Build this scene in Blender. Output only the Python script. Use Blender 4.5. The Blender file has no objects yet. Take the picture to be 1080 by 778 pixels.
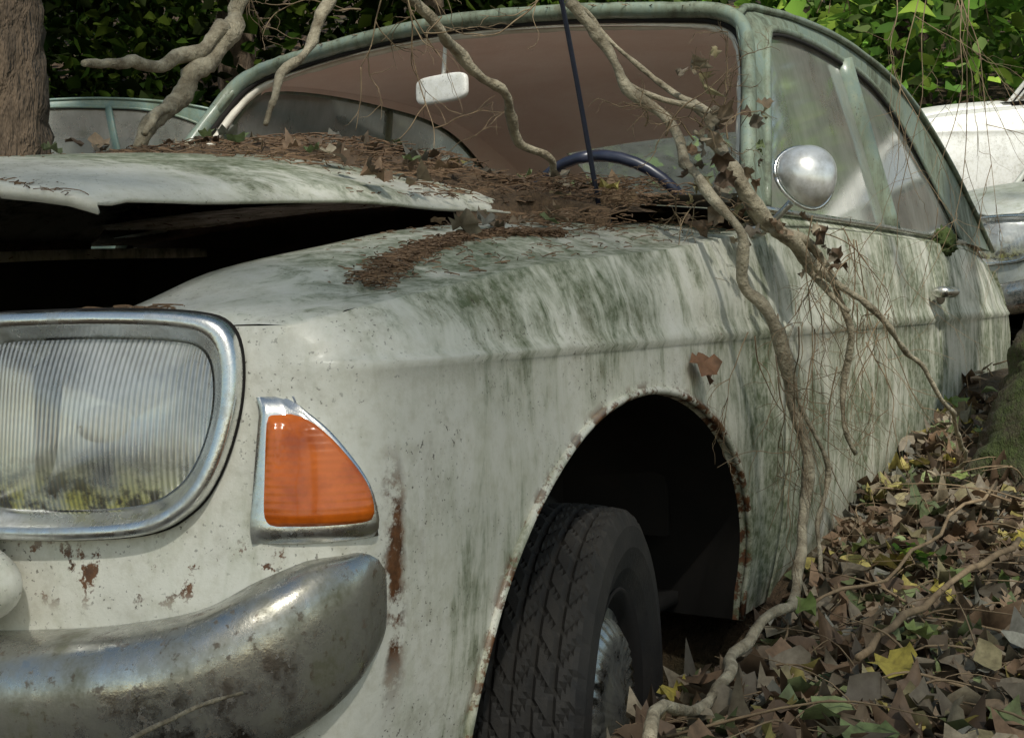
import bpy, math, random, numpy as np
from mathutils import Vector, Matrix, noise
random.seed(7); rng=np.random.default_rng(7)
scene=bpy.context.scene
COL=scene.collection
# ------------------------------------------------------------------ helpers
def H(xs,ys):
    xs=np.array(xs,float); ys=np.array(ys,float)
    d=np.diff(ys)/np.diff(xs); m=np.zeros(len(xs)); m[0]=d[0]; m[-1]=d[-1]
    for i in range(1,len(xs)-1):
        m[i]=0 if d[i-1]*d[i]<=0 else 2*d[i-1]*d[i]/(d[i-1]+d[i])
    def f(x):
        x=min(max(x,xs[0]),xs[-1]); i=min(max(int(np.searchsorted(xs,x))-1,0),len(xs)-2)
        h=xs[i+1]-xs[i]; t=(x-xs[i])/h
        return float((2*t**3-3*t*t+1)*ys[i]+(t**3-2*t*t+t)*h*m[i]+(-2*t**3+3*t*t)*ys[i+1]+(t**3-t*t)*h*m[i+1])
    return f
def sm(t): t=min(max(t,0),1); return t*t*(3-2*t)
def link(ob,parent=None):
    COL.objects.link(ob)
    if parent is not None: ob.parent=parent
    return ob
def mesh_ob(name,V,F,mat=None,parent=None,smooth=True,weld=0):
    me=bpy.data.meshes.new(name); me.from_pydata([tuple(v) for v in V],[],[tuple(f) for f in F])
    if mat: me.materials.append(mat)
    if weld:
        import bmesh
        bm=bmesh.new(); bm.from_mesh(me); bmesh.ops.remove_doubles(bm,verts=bm.verts,dist=weld); 
        bmesh.ops.recalc_face_normals(bm,faces=bm.faces); bm.to_mesh(me); bm.free()
    if smooth: me.polygons.foreach_set('use_smooth',[True]*len(me.polygons))
    me.update()
    return link(bpy.data.objects.new(name,me),parent)
def grid(P,closed_c=False,keep=None,off=0):
    R=len(P); C=len(P[0]); V=[p for r in P for p in r]; F=[]
    for i in range(R-1):
        for j in range(C if closed_c else C-1):
            j2=(j+1)%C
            if keep and not keep(i,j): continue
            F.append((off+i*C+j,off+i*C+j2,off+(i+1)*C+j2,off+(i+1)*C+j))
    return V,F
def empty(name,loc=(0,0,0),rot=0):
    e=bpy.data.objects.new(name,None); COL.objects.link(e); e.location=loc; e.rotation_euler=(0,0,rot); return e
def catmull(P,n):
    P=[Vector(p) for p in P]
    if len(P)<3: return [P[0].lerp(P[-1],i/n) for i in range(n+1)]
    Q=[P[0]*2-P[1]]+P+[P[-1]*2-P[-2]]; out=[]
    for i in range(1,len(Q)-2):
        a,b,c,d=Q[i-1],Q[i],Q[i+1],Q[i+2]
        for k in range(n):
            t=k/n; out.append(.5*((2*b)+(c-a)*t+(2*a-5*b+4*c-d)*t*t+(3*b-a-3*c+d)*t**3))
    out.append(P[-1]); return out
class Acc:
    def __init__(s): s.V=[];s.F=[]
    def add(s,V,F):
        o=len(s.V); s.V+=[tuple(v) for v in V]; s.F+=[tuple(i+o for i in f) for f in F]
    def ob(s,name,mat,parent=None,smooth=True): return mesh_ob(name,s.V,s.F,mat,parent,smooth)
def tube(P,r,sides=8,n=5,jit=0,acc=None,flat=None,cap=True,rough=0,jf=6):
    P=catmull(P,n); m=len(P)
    rr=r if callable(r) else (lambda t:r) 
    if isinstance(r,(list,tuple)): 
        rs=list(r); rr=lambda t:float(np.interp(t,np.linspace(0,1,len(rs)),rs))
    if jit:
        P=[p+Vector((noise.noise(p*jf),noise.noise(p*jf+Vector((9,0,0))),noise.noise(p*jf+Vector((0,9,0)))))*jit for p in P]
    V=[];up=Vector((0,0,1)); t0=(P[1]-P[0]).normalized()
    nrm=t0.cross(up); 
    if nrm.length<.1: nrm=t0.cross(Vector((1,0,0)))
    nrm.normalize()
    for i in range(m):
        t=(P[min(i+1,m-1)]-P[max(i-1,0)]).normalized()
        nrm=(nrm-t*nrm.dot(t)).normalized(); b=t.cross(nrm); q=rr(i/(m-1))
        for k in range(sides):
            a=2*math.pi*k/sides; ca,sa=math.cos(a),math.sin(a)
            d=nrm*ca+b*sa
            if flat: d=nrm*ca*flat[0]+b*sa*flat[1]
            qq=q
            if rough: qq=q*(1+rough*noise.noise((P[i]+d*q)*18)+rough*.6*noise.noise((P[i]+d*q)*60))
            V.append(P[i]+d*qq)
    F=[(i*sides+k,i*sides+(k+1)%sides,(i+1)*sides+(k+1)%sides,(i+1)*sides+k) for i in range(m-1) for k in range(sides)]
    if cap: F+=[tuple(range(sides))[::-1],tuple(range((m-1)*sides,m*sides))]
    if acc is not None: acc.add(V,F)
    return V,F
def tube_ob(name,P,r,mat,parent=None,**k):
    V,F=tube(P,r,**k); return mesh_ob(name,V,F,mat,parent)
def box(acc,c,s,rot=None):
    V=[];
    for z in (-1,1):
        for x,y in ((-1,-1),(1,-1),(1,1),(-1,1)):
            v=Vector((x*s[0]/2,y*s[1]/2,z*s[2]/2)); 
            if rot: v=rot@v
            V.append(v+Vector(c))
    acc.add(V,[(3,2,1,0),(4,5,6,7),(0,1,5,4),(1,2,6,5),(2,3,7,6),(3,0,4,7)])
def ellipsoid(acc,c,s,rot=None,nu=20,nv=12,f=None):
    V=[]
    for i in range(nv+1):
        th=math.pi*i/nv
        for j in range(nu):
            ph=2*math.pi*j/nu; v=Vector((math.sin(th)*math.cos(ph),math.sin(th)*math.sin(ph),math.cos(th)))
            if f: v=f(v)
            v=Vector((v.x*s[0],v.y*s[1],v.z*s[2]))
            if rot: v=rot@v
            V.append(v+Vector(c))
    acc.add(V,[(i*nu+j,i*nu+(j+1)%nu,(i+1)*nu+(j+1)%nu,(i+1)*nu+j) for i in range(nv) for j in range(nu)])
# ------------------------------------------------------------------ materials
class M:
    def __init__(s,name):
        s.m=bpy.data.materials.new(name); s.m.use_nodes=True; s.nt=s.m.node_tree; s.b=s.nt.nodes['Principled BSDF']; s.out=s.nt.nodes['Material Output']
        s.tc=s.nt.nodes.new('ShaderNodeTexCoord'); s.co=s.tc.outputs['Object']
    def L(s,a,b): s.nt.links.new(a,b)
    def setin(s,n,k,v):
        if hasattr(v,'is_output') : s.L(v,n.inputs[k])
        else: n.inputs[k].default_value=v
    def noise(s,scale,detail=4,rough=.6,vec=None,dist=0):
        n=s.nt.nodes.new('ShaderNodeTexNoise'); n.inputs['Scale'].default_value=scale; n.inputs['Detail'].default_value=detail
        n.inputs['Roughness'].default_value=rough; n.inputs['Distortion'].default_value=dist; s.L(vec or s.co,n.inputs['Vector']); return n.outputs['Fac']
    def mapv(s,scale,loc=(0,0,0)):
        n=s.nt.nodes.new('ShaderNodeMapping'); n.inputs['Scale'].default_value=scale; n.inputs['Location'].default_value=loc; s.L(s.co,n.inputs['Vector']); return n.outputs['Vector']
    def ramp(s,v,a,b,c0=0.,c1=1.):
        n=s.nt.nodes.new('ShaderNodeMapRange'); n.inputs[1].default_value=a; n.inputs[2].default_value=b; n.inputs[3].default_value=c0; n.inputs[4].default_value=c1; s.L(v,n.inputs[0]); return n.outputs[0]
    def math(s,op,a,b=0.,c=None):
        n=s.nt.nodes.new('ShaderNodeMath'); n.operation=op; s.setin(n,0,a); s.setin(n,1,b)
        if c is not None: s.setin(n,2,c)
        return n.outputs[0]
    def mix(s,f,a,b):
        n=s.nt.nodes.new('ShaderNodeMix'); n.data_type='RGBA'
        s.setin(n,0,f); 
        for k,v in ((6,a),(7,b)):
            if hasattr(v,'is_output'): s.L(v,n.inputs[k])
            else: n.inputs[k].default_value=(*v,1)
        return n.outputs[2]
    def xyz(s):
        n=s.nt.nodes.new('ShaderNodeSeparateXYZ'); s.L(s.co,n.inputs[0]); return n.outputs
    def bump(s,h,st=.3,d=.01):
        n=s.nt.nodes.new('ShaderNodeBump'); n.inputs['Strength'].default_value=st; n.inputs['Distance'].default_value=d; s.L(h,n.inputs['Height']); s.L(n.outputs[0],s.b.inputs['Normal']); return n.outputs[0]
    def set(s,**k):
        nm={'col':'Base Color','rough':'Roughness','metal':'Metallic','coat':'Coat Weight','spec':'Specular IOR Level','trans':'Transmission Weight'}
        for a,v in k.items():
            if hasattr(v,'is_output'): s.L(v,s.b.inputs[nm[a]])
            else: s.b.inputs[nm[a]].default_value=(*v,1) if a=='col' else v
        return s
    def band(s,v,c,w):
        return s.math('SUBTRACT',1.,s.ramp(s.math('ABSOLUTE',s.math('SUBTRACT',v,c)),w*.4,w))
def paint(name,c1,c2,moss=1.,main=False,mosscol=(.050,.076,.022),dirty=0.):
    m=M(name); x,y,z=m.xyz()
    n3=m.noise(3,3); n9=m.noise(10,4,.7); n60=m.noise(60,4,.7)
    base=m.mix(n3,c1,c2)
    base=m.mix(m.ramp(n60,.45,.75,0,.35),base,(.36,.34,.22))
    streak=m.noise(1,5,.72,m.mapv((21,21,3.6)),.5)
    broad=m.noise(2.6,3,.6,m.mapv((1,1,1.3),(3,1,0)))
    geo=m.nt.nodes.new('ShaderNodeNewGeometry'); sp=m.nt.nodes.new('ShaderNodeSeparateXYZ'); m.L(geo.outputs['Normal'],sp.inputs[0])
    up=m.ramp(sp.outputs[2],.35,.95)
    k=m.math('ADD',m.math('MULTIPLY',streak,.60),m.math('MULTIPLY',broad,.55))
    k=m.math('ADD',k,m.math('MULTIPLY',up,.040))
    k=m.math('ADD',k,m.math('MULTIPLY',m.math('SUBTRACT',n9,.5),.14))
    if dirty: k=m.math('ADD',k,dirty)
    if main:
        k=m.math('ADD',k,m.ramp(x,.85,1.45,0,.085))
        k=m.math('ADD',k,m.math('MULTIPLY',m.band(x,.60,.32),.05))
        k=m.math('SUBTRACT',k,m.ramp(x,.42,.18,0,.10))
        k=m.math('ADD',k,m.math('MULTIPLY',m.ramp(z,.70,.40),m.ramp(x,1.1,1.4,0,.03)))
    f=m.ramp(k,.580,.71,0,.9*moss)
    fine=m.ramp(n60,.33,.60,.40,1.)
    film=m.ramp(k,.49,.65,0,.38*moss)
    col=m.mix(film,base,(.27,.30,.16))
    col=m.mix(m.math('MULTIPLY',f,fine),col,mosscol)
    br=m.ramp(n9,.5,.8,0,.45)
    col=m.mix(m.math('MULTIPLY',br,fine),col,(.13,.10,.05))
    sp2=m.ramp(m.noise(210,2,.6),.64,.68,0,.8)
    col=m.mix(m.math('MULTIPLY',sp2,m.ramp(n9,.42,.58)),col,(.05,.04,.025))
    rn=m.noise(26,5,.75)
    ru=m.math('MULTIPLY',m.ramp(m.noise(9,4,.7,m.mapv((1,1,1),(7,3,1))),.70,.73),m.ramp(rn,.45,.5))
    if main:
        u=m.math('DIVIDE',m.math('SUBTRACT',x,.812),.447); w=m.math('DIVIDE',m.math('SUBTRACT',z,.32),.359)
        rr=m.math('SQRT',m.math('ADD',m.math('MULTIPLY',u,u),m.math('MULTIPLY',w,w)))
        am=m.ramp(rr,1.0,1.04,1,0)
        ru=m.math('MAXIMUM',ru,m.math('MULTIPLY',am,m.ramp(rn,.48,.53)))
        s2=m.math('MULTIPLY',m.band(m.math('ADD',x,m.math('ADD',m.math('MULTIPLY',n9,.05),m.math('MULTIPLY',rn,.03))),.252,.020),m.math('MULTIPLY',m.ramp(z,.67,.61),m.ramp(rn,.42,.52)))
        s2=m.math('MULTIPLY',s2,m.ramp(z,.40,.47))
        ru=m.math('MAXIMUM',ru,s2)
        s3=m.math('MULTIPLY',m.ramp(x,.2,.12),m.math('MULTIPLY',m.band(z,.555,.04),m.ramp(rn,.57,.61)))
        ru=m.math('MAXIMUM',ru,s3)
    rc=m.mix(m.ramp(n60,.3,.7),(.045,.02,.010),(.20,.085,.035))
    col=m.mix(ru,col,rc)
    rough=m.math('ADD',m.math('MULTIPLY',f,.4),m.ramp(n9,.3,.7,.3,.5))
    m.set(col=col,rough=rough,coat=.15); m.b.inputs['Coat Roughness'].default_value=.2
    m.bump(m.math('ADD',m.math('MULTIPLY',m.noise(5,2),1.5),m.noise(130,3,.7)),.28,.002); return m.m
def simple(name,c1,c2,rough=.6,metal=0,scale=10,bump=.2,bscale=40,detail=4,bd=.005,stretch=None):
    m=M(name); v=m.mapv(stretch) if stretch else None
    m.set(col=m.mix(m.ramp(m.noise(scale,detail,.65,v),.3,.7),c1,c2),rough=rough,metal=metal)
    if bump: m.bump(m.noise(bscale,3,.65,v),bump,bd)
    return m.m
def chrome_mat(name='weathered_chrome',dull=0.,c1=(.56,.56,.53)):
    m=M(name); x,y,z=m.xyz(); n=m.noise(11,6,.75); n2=m.noise(75,4,.7); n3=m.noise(1,4,.7,m.mapv((25,25,8)))
    dirt=m.ramp(m.math('ADD',m.math('MULTIPLY',n,.65),m.math('MULTIPLY',n3,.35)),.44-dull,.64-dull); pit=m.ramp(n2,.60-dull,.68-dull)
    col=m.mix(dirt,c1,(.17,.165,.115)); col=m.mix(m.math('MULTIPLY',pit,.8),col,(.09,.06,.035))
    m.set(col=col,metal=m.ramp(m.math('MAXIMUM',m.math('MULTIPLY',dirt,.75),pit),0,1,1,.15),rough=m.ramp(n,.3,.65,.13,.42)); m.bump(m.math('ADD',m.math('MULTIPLY',m.noise(5,2),2.),n2),.12,.004); return m.m
def leaf_mat(name='leaf',trans=.35,tex=True):
    m=M(name); at=m.nt.nodes.new('ShaderNodeAttribute'); at.attribute_name='Col'
    c=at.outputs['Color']
    if tex: c=m.mix(m.ramp(m.noise(70,4,.65),.35,.7,0,.6),c,(.04,.026,.014)); m.set(col=c,rough=.65); d=m.b
    else: d=m.nt.nodes.new('ShaderNodeBsdfDiffuse'); m.L(c,d.inputs[0])
    tr=m.nt.nodes.new('ShaderNodeBsdfTranslucent'); m.L(c,tr.inputs[0])
    mx=m.nt.nodes.new('ShaderNodeMixShader'); mx.inputs[0].default_value=trans
    m.L(d.outputs[0],mx.inputs[1]); m.L(tr.outputs[0],mx.inputs[2]); m.L(mx.outputs[0],m.out.inputs[0]); return m.m
def glass_mat(name,dust,dcol,tint=(.85,.92,.90)):
    m=M(name); 
    tb=m.nt.nodes.new('ShaderNodeBsdfTransparent'); tb.inputs[0].default_value=(*tint,1)
    gl=m.nt.nodes.new('ShaderNodeBsdfGlossy'); gl.inputs['Roughness'].default_value=.06
    fr=m.nt.nodes.new('ShaderNodeFresnel'); fr.inputs[0].default_value=1.5
    mx=m.nt.nodes.new('ShaderNodeMixShader'); m.L(m.math('ADD',fr.outputs[0],.04),mx.inputs[0]); m.L(tb.outputs[0],mx.inputs[1]); m.L(gl.outputs[0],mx.inputs[2])
    n=m.noise(1,4,.65,m.mapv((14,14,5))); n2=m.noise(6,5,.7)
    f=m.ramp(m.math('ADD',m.math('MULTIPLY',n,.45),m.math('MULTIPLY',n2,.6)),.35,.7,dust*.5,min(1,dust*1.5))
    c=m.mix(n2,dcol,tuple(v*.5 for v in dcol)); df=m.nt.nodes.new('ShaderNodeBsdfDiffuse'); m.L(c,df.inputs[0])
    tl=m.nt.nodes.new('ShaderNodeBsdfTranslucent'); m.L(c,tl.inputs[0]); md=m.nt.nodes.new('ShaderNodeMixShader'); md.inputs[0].default_value=.5; m.L(df.outputs[0],md.inputs[1]); m.L(tl.outputs[0],md.inputs[2])
    m2=m.nt.nodes.new('ShaderNodeMixShader'); m.L(f,m2.inputs[0]); m.L(mx.outputs[0],m2.inputs[1]); m.L(md.outputs[0],m2.inputs[2]); m.L(m2.outputs[0],m.out.inputs[0]); return m.m
CREAM=paint('cream_paint',(.64,.63,.55),(.76,.75,.68),1,True)
TEAL=paint('teal_paint',(.10,.155,.145),(.22,.28,.25),1.,dirty=.03,mosscol=(.05,.06,.04))
TEAL2=paint('teal_body_paint',(.09,.16,.15),(.15,.24,.22),.6)
WHITE2=paint('white_body_paint',(.74,.74,.72),(.8,.8,.78),.12)
GREY2=paint('grey_body_paint',(.40,.42,.40),(.5,.52,.5),.5)
CHROME=chrome_mat(); BUMP=chrome_mat('dull_bumper_chrome',.025,(.55,.54,.51)); BEZEL=chrome_mat('bezel_chrome',-.06,(.74,.75,.74))
def mirr():
    m=M('mirror_shell'); n=m.noise(30,4,.7); m.set(col=m.mix(m.ramp(n,.4,.7),(.84,.85,.85),(.50,.50,.46)),metal=.5,rough=.30); return m.m
MIRR=mirr()
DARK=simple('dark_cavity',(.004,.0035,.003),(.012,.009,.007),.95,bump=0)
RUBBER=simple('tyre_rubber',(.010,.010,.010),(.036,.032,.027),.8,0,9,.3,120)
LINER=simple('headliner',(.82,.64,.56),(.92,.78,.71),.9,0,4,.3,60)
LINER2=simple('door_trim_card',(.66,.55,.48),(.78,.68,.61),.85,0,6,.2,60)
TRIM=simple('cream_trim',(.55,.52,.44),(.72,.68,.60),.6,0,20,.3,60)
SEAT=simple('seat_vinyl',(.58,.46,.40),(.70,.58,.51),.7)
DASH=simple('dashboard_vinyl',(.03,.025,.022),(.08,.06,.05),.6)
BLACK=simple('blue_black_plastic',(.01,.014,.03),(.03,.035,.06),.35,0,10,0)
BARK=simple('bark',(.035,.025,.016),(.12,.085,.055),.95,0,20,1.,34,6,.04,(1,1,.25))
PALEBARK=simple('dead_branch_bark',(.11,.085,.05),(.46,.41,.30),.85,0,30,1.,100,5,.006)
TWIG=simple('twig_bark',(.12,.08,.045),(.30,.22,.13),.85,0,30,0)
NEEDLE=simple('needle_litter',(.08,.045,.024),(.27,.17,.10),.85,0,60,0)
SOIL=simple('debris_soil',(.04,.025,.014),(.14,.09,.05),.95,0,50,1,120,5,.006)
GLASS=glass_mat('hazy_side_glass',.42,(.66,.70,.64))
LEAF=leaf_mat('leaf',.2); FOL=leaf_mat('foliage_leaf',.45,False)
def mossy_bark():
    m=M('mossy_bark'); f=m.ramp(m.noise(5,6,.75),.48,.60); c=m.mix(m.noise(40,4),(.03,.022,.014),(.11,.085,.055)); c=m.mix(f,c,m.mix(m.noise(80,4),(.022,.034,.007),(.075,.10,.024)))
    m.set(col=c,rough=.95); m.bump(m.noise(35,5,.75,m.mapv((1,1,.4))),1,.04); return m.m
MBARK=mossy_bark()
def amber():
    m=M('amber_lens'); x,y,z=m.xyz(); c=m.mix(m.ramp(m.noise(25,5),.38,.75),(.72,.155,.010),(.36,.06,.008))
    m.set(col=c,rough=.2,coat=.4)
    w=m.math('SINE',m.math('MULTIPLY',z,900.)); w2=m.math('SINE',m.math('MULTIPLY',m.math('ADD',x,y),500.)); m.bump(m.math('MULTIPLY',m.math('ADD',w,w2),.5),.25,.001); return m.m
AMBER=amber()
def reflector():
    m=M('headlamp_reflector'); m.set(col=m.mix(m.noise(12,4),(.92,.93,.94),(.7,.71,.69)),metal=1.,rough=.22); m.bump(m.noise(6,2),.3,.02); return m.m
def lens():
    m=M('headlamp_lens'); x,y,z=m.xyz()
    w=m.math('SINE',m.math('MULTIPLY',y,1250.)); nb=m.bump(w,.8,.0012)
    tb=m.nt.nodes.new('ShaderNodeBsdfTransparent'); tb.inputs[0].default_value=(.95,.97,.98,1)
    gl=m.nt.nodes.new('ShaderNodeBsdfGlossy'); gl.inputs['Roughness'].default_value=.10; m.L(nb,gl.inputs['Normal'])
    mx=m.nt.nodes.new('ShaderNodeMixShader'); mx.inputs[0].default_value=.30; m.L(tb.outputs[0],mx.inputs[1]); m.L(gl.outputs[0],mx.inputs[2])
    n16=m.noise(16,5); n5=m.noise(5,3); alg=m.math('MULTIPLY',m.ramp(m.math('ADD',z,m.math('MULTIPLY',n5,.08)),.728,.670),m.ramp(n16,.30,.52))
    flute=m.ramp(w,-1,1,.75,1.)
    c=m.mix(flute,(.54,.57,.58),(.86,.90,.91)); c=m.mix(alg,c,(.44,.42,.13)); dk=m.math('MULTIPLY',m.ramp(z,.672,.625),m.ramp(m.noise(40,5,.7),.46,.58)); c=m.mix(dk,c,(.06,.05,.03)); m.set(col=c,rough=.4)
    f=m.math('MAXIMUM',m.ramp(m.noise(8,4,.7),.35,.68,.15,.55),m.math('MULTIPLY',m.math('MAXIMUM',alg,dk),.85))
    m2=m.nt.nodes.new('ShaderNodeMixShader'); m.L(f,m2.inputs[0]); m.L(mx.outputs[0],m2.inputs[1]); m.L(m.b.outputs[0],m2.inputs[2]); m.L(m2.outputs[0],m.out.inputs[0]); return m.m
REFL=reflector(); LENS=lens()
# ------------------------------------------------------------------ leaves
T10=np.array([(-.5,0,0),(-.28,.2,.03),(.02,.29,.05),(.28,.17,.03),(.52,0,-.04),(.28,-.17,.03),(.02,-.29,.05),(-.28,-.2,.03),(-.2,0,0),(.15,0,0)],float)
F10=[(0,8,1),(1,8,9,2),(2,9,3),(3,9,4),(0,7,8),(7,6,9,8),(6,5,9),(5,4,9)]
T4=np.array([(-.5,0,0),(-.1,.27,.06),(.2,.2,.06),(.55,0,0),(.2,-.2,.06),(-.1,-.27,.06)],float); F4=[(0,1,2,3),(0,3,4,5)]
_l=[]
_rad=[.22,.34,.33,.44,.36,.46,.40,.55,.40,.46,.36,.44,.33,.34]
for _k in range(14):
    _a=-math.pi+_k*2*math.pi/14
    _l.append((_rad[_k]*math.cos(_a),_rad[_k]*.85*math.sin(_a),.05*math.sin(_k*2.1)))
TL=np.array([(0,0,-.03)]+_l,float); FL=[(0,1+k,1+(k+1)%14) for k in range(14)]
def leaves(name,pos,nrm,size,cols,mat,parent=None,tmpl=10,curl=.5):
    pos=np.asarray(pos,float); n=len(pos); T,Fc={10:(T10,F10),4:(T4,F4),5:(TL,FL)}[tmpl]
    nrm=np.asarray(nrm,float); nrm/=np.linalg.norm(nrm,axis=1)[:,None]+1e-9
    r=rng.normal(size=(n,3)); u=np.cross(nrm,r); u/=np.linalg.norm(u,axis=1)[:,None]+1e-9; w=np.cross(nrm,u)
    size=np.asarray(size,float)[:,None]
    T=np.repeat(T[None],n,0).copy()
    cz=(rng.random((n,1))-.3)*curl*2
    T[:,:,2]=T[:,:,2]*(1+3*rng.random((n,1)))+cz*(T[:,:,0]**2)*1.2+ (rng.random((n,1))-.5)*curl*T[:,:,1]*T[:,:,0]*3+(rng.random((n,1))-.4)*curl*T[:,:,1]**2*3
    T[:,:,1]*=(.75+.85*rng.random((n,1))) if tmpl!=5 else 1.
    if tmpl!=4: T[:,:,:2]*=(1+.08*rng.normal(size=(n,T.shape[1],1)).clip(-1.5,1.5)); T[:,:,2]+=.03*rng.normal(size=(n,T.shape[1]))
    P=pos[:,None,:]+size[:,:,None]*(T[:,:,0:1]*u[:,None]+T[:,:,1:2]*w[:,None]+T[:,:,2:3]*nrm[:,None])
    k=P.shape[1]; V=P.reshape(-1,3)
    ls=[len(f) for f in Fc]
    base=np.concatenate([np.array(f) for f in Fc]); idx=(base[None]+np.arange(n)[:,None]*k).ravel()
    tot=np.tile(np.array(ls),n); st=np.concatenate([[0],np.cumsum(tot)[:-1]])
    me=bpy.data.meshes.new(name); me.vertices.add(len(V)); me.vertices.foreach_set('co',V.ravel())
    me.loops.add(len(idx)); me.loops.foreach_set('vertex_index',idx.astype(np.int32)); me.polygons.add(len(tot))
    me.polygons.foreach_set('loop_start',st.astype(np.int32)); me.polygons.foreach_set('loop_total',tot.astype(np.int32)); me.update(calc_edges=True)
    ca=me.color_attributes.new('Col','FLOAT_COLOR','POINT'); c=np.ones((n,k,4)); c[:,:,:3]=np.asarray(cols)[:,None,:]; ca.data.foreach_set('color',c.ravel())
    me.materials.append(mat); me.validate(); 
    return link(bpy.data.objects.new(name,me),parent)
DRY=np.array([(.21,.135,.08),(.12,.078,.048),(.27,.20,.13),(.32,.27,.19),(.17,.145,.105),(.30,.26,.14),(.46,.39,.12),(.21,.26,.11),(.14,.19,.075),(.27,.265,.22)])
DRYP=np.array([.17,.16,.15,.13,.13,.07,.035,.055,.04,.075]); DRYP/=DRYP.sum()
def drycols(n): 
    c=DRY[rng.choice(len(DRY),n,p=DRYP)]; return c*(.55+.85*rng.random((n,1)))
def greencols(n,b=1.):
    G=np.array([(.06,.12,.02),(.10,.18,.028),(.04,.08,.018),(.15,.22,.035),(.07,.10,.033)]); return G[rng.integers(0,5,n)]*(.6+.8*rng.random((n,1)))*b
# ------------------------------------------------------------------ car shape functions
ZR=H([.10,.16,.32,.59,1.0,1.42,2.0,3.0,3.9,4.35],[.772,.787,.809,.844,.876,.919,.942,.948,.93,.90])
ZI=H([.14,.25,.37,.55,.73,1.0,1.39],[.775,.80,.841,.876,.905,.925,.940])
YR=H([.1,.3,1.0,2,3,4.35],[.766,.774,.782,.790,.787,.74])
ZC=.742
WL=H([.20,.27,.35,.45,.60,.70,.735,.742],[.765,.785,.803,.817,.825,.821,.820,.828])
TAP=H([3.2,3.9,4.25,4.36],[1,.965,.93,.90])
def xcor(z): return .107+.048*min(max((z-.57)/.22,-.2),1.1)
def yside(x,z):
    zr=ZR(x)
    if z>=ZC:
        s=min(max((zr-z)/(zr-ZC),0),1); y=YR(x)+(.828-YR(x))*s**.9-.006*math.exp(-((s-.8)/.15)**2)
    else: y=WL(z)
    y*=TAP(x)
    d=max(x-xcor(z),0); y=.745+(y-.745)*(1-math.exp(-d/.030))
    return y
def xfront(y,z):
    y=abs(y); b=.03+(.08*((y-.41)/.335)**1.5 if y>.41 else 0)
    k=(y/.745)**2*.048*min(max((z-.57)/.22,-.2),1.1)
    return b-.003+k
XA,AA,ZA0,ZAB=.812,.447,.32,.359
ARCH=True
def zbot(x):
    u=(x-XA)/AA
    if abs(u)<1 and ARCH: return ZA0+ZAB*math.sqrt(max(0,1-u*u))
    u=(x-3.43)/.40
    if abs(u)<1 and ARCH: return .30+.26*math.sqrt(max(0,1-u*u))
    return .30 if x<.4 else .27
RAIL=[(1.736,.626,1.374),(1.9,.64,1.405),(2.3,.652,1.428),(2.6,.662,1.42),(2.88,.68,1.383),(3.15,.70,1.31),(3.38,.72,1.218),(3.62,.745,1.09),(3.83,.77,.955)]
HS=H([.0,.135,.3,.61,1.1,1.3],[.901,.910,.927,.944,.953,.955])
def hoodz(x,y,main=True):
    hs=HS(x) if main else ZI(x)+.012
    cr=(.050+.055*min(x,1.1)) if main else .08
    return hs+cr*(1-abs(y/.5)**2.2)
def headlamp_contour():
    pts=[(-.43,.69),(-.4325,.745),(-.439,.780),(-.461,.795),(-.525,.798),(-.595,.798),(-.662,.794),(-.695,.783),(-.710,.752),(-.7125,.70),(-.701,.645),(-.678,.610),(-.634,.590),(-.525,.583),(-.461,.586),(-.439,.600),(-.4325,.635)]
    n=len(pts); out=[]
    for i in range(n):
        a,b,c,d=[Vector((*pts[(i+k-1)%n],0)) for k in range(4)]
        for k in range(5):
            t=k/5; p=.5*((2*b)+(c-a)*t+(2*a-5*b+4*c-d)*t*t+(3*b-a-3*c+d)*t**3); out.append((p.x,p.y))
    return out
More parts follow.
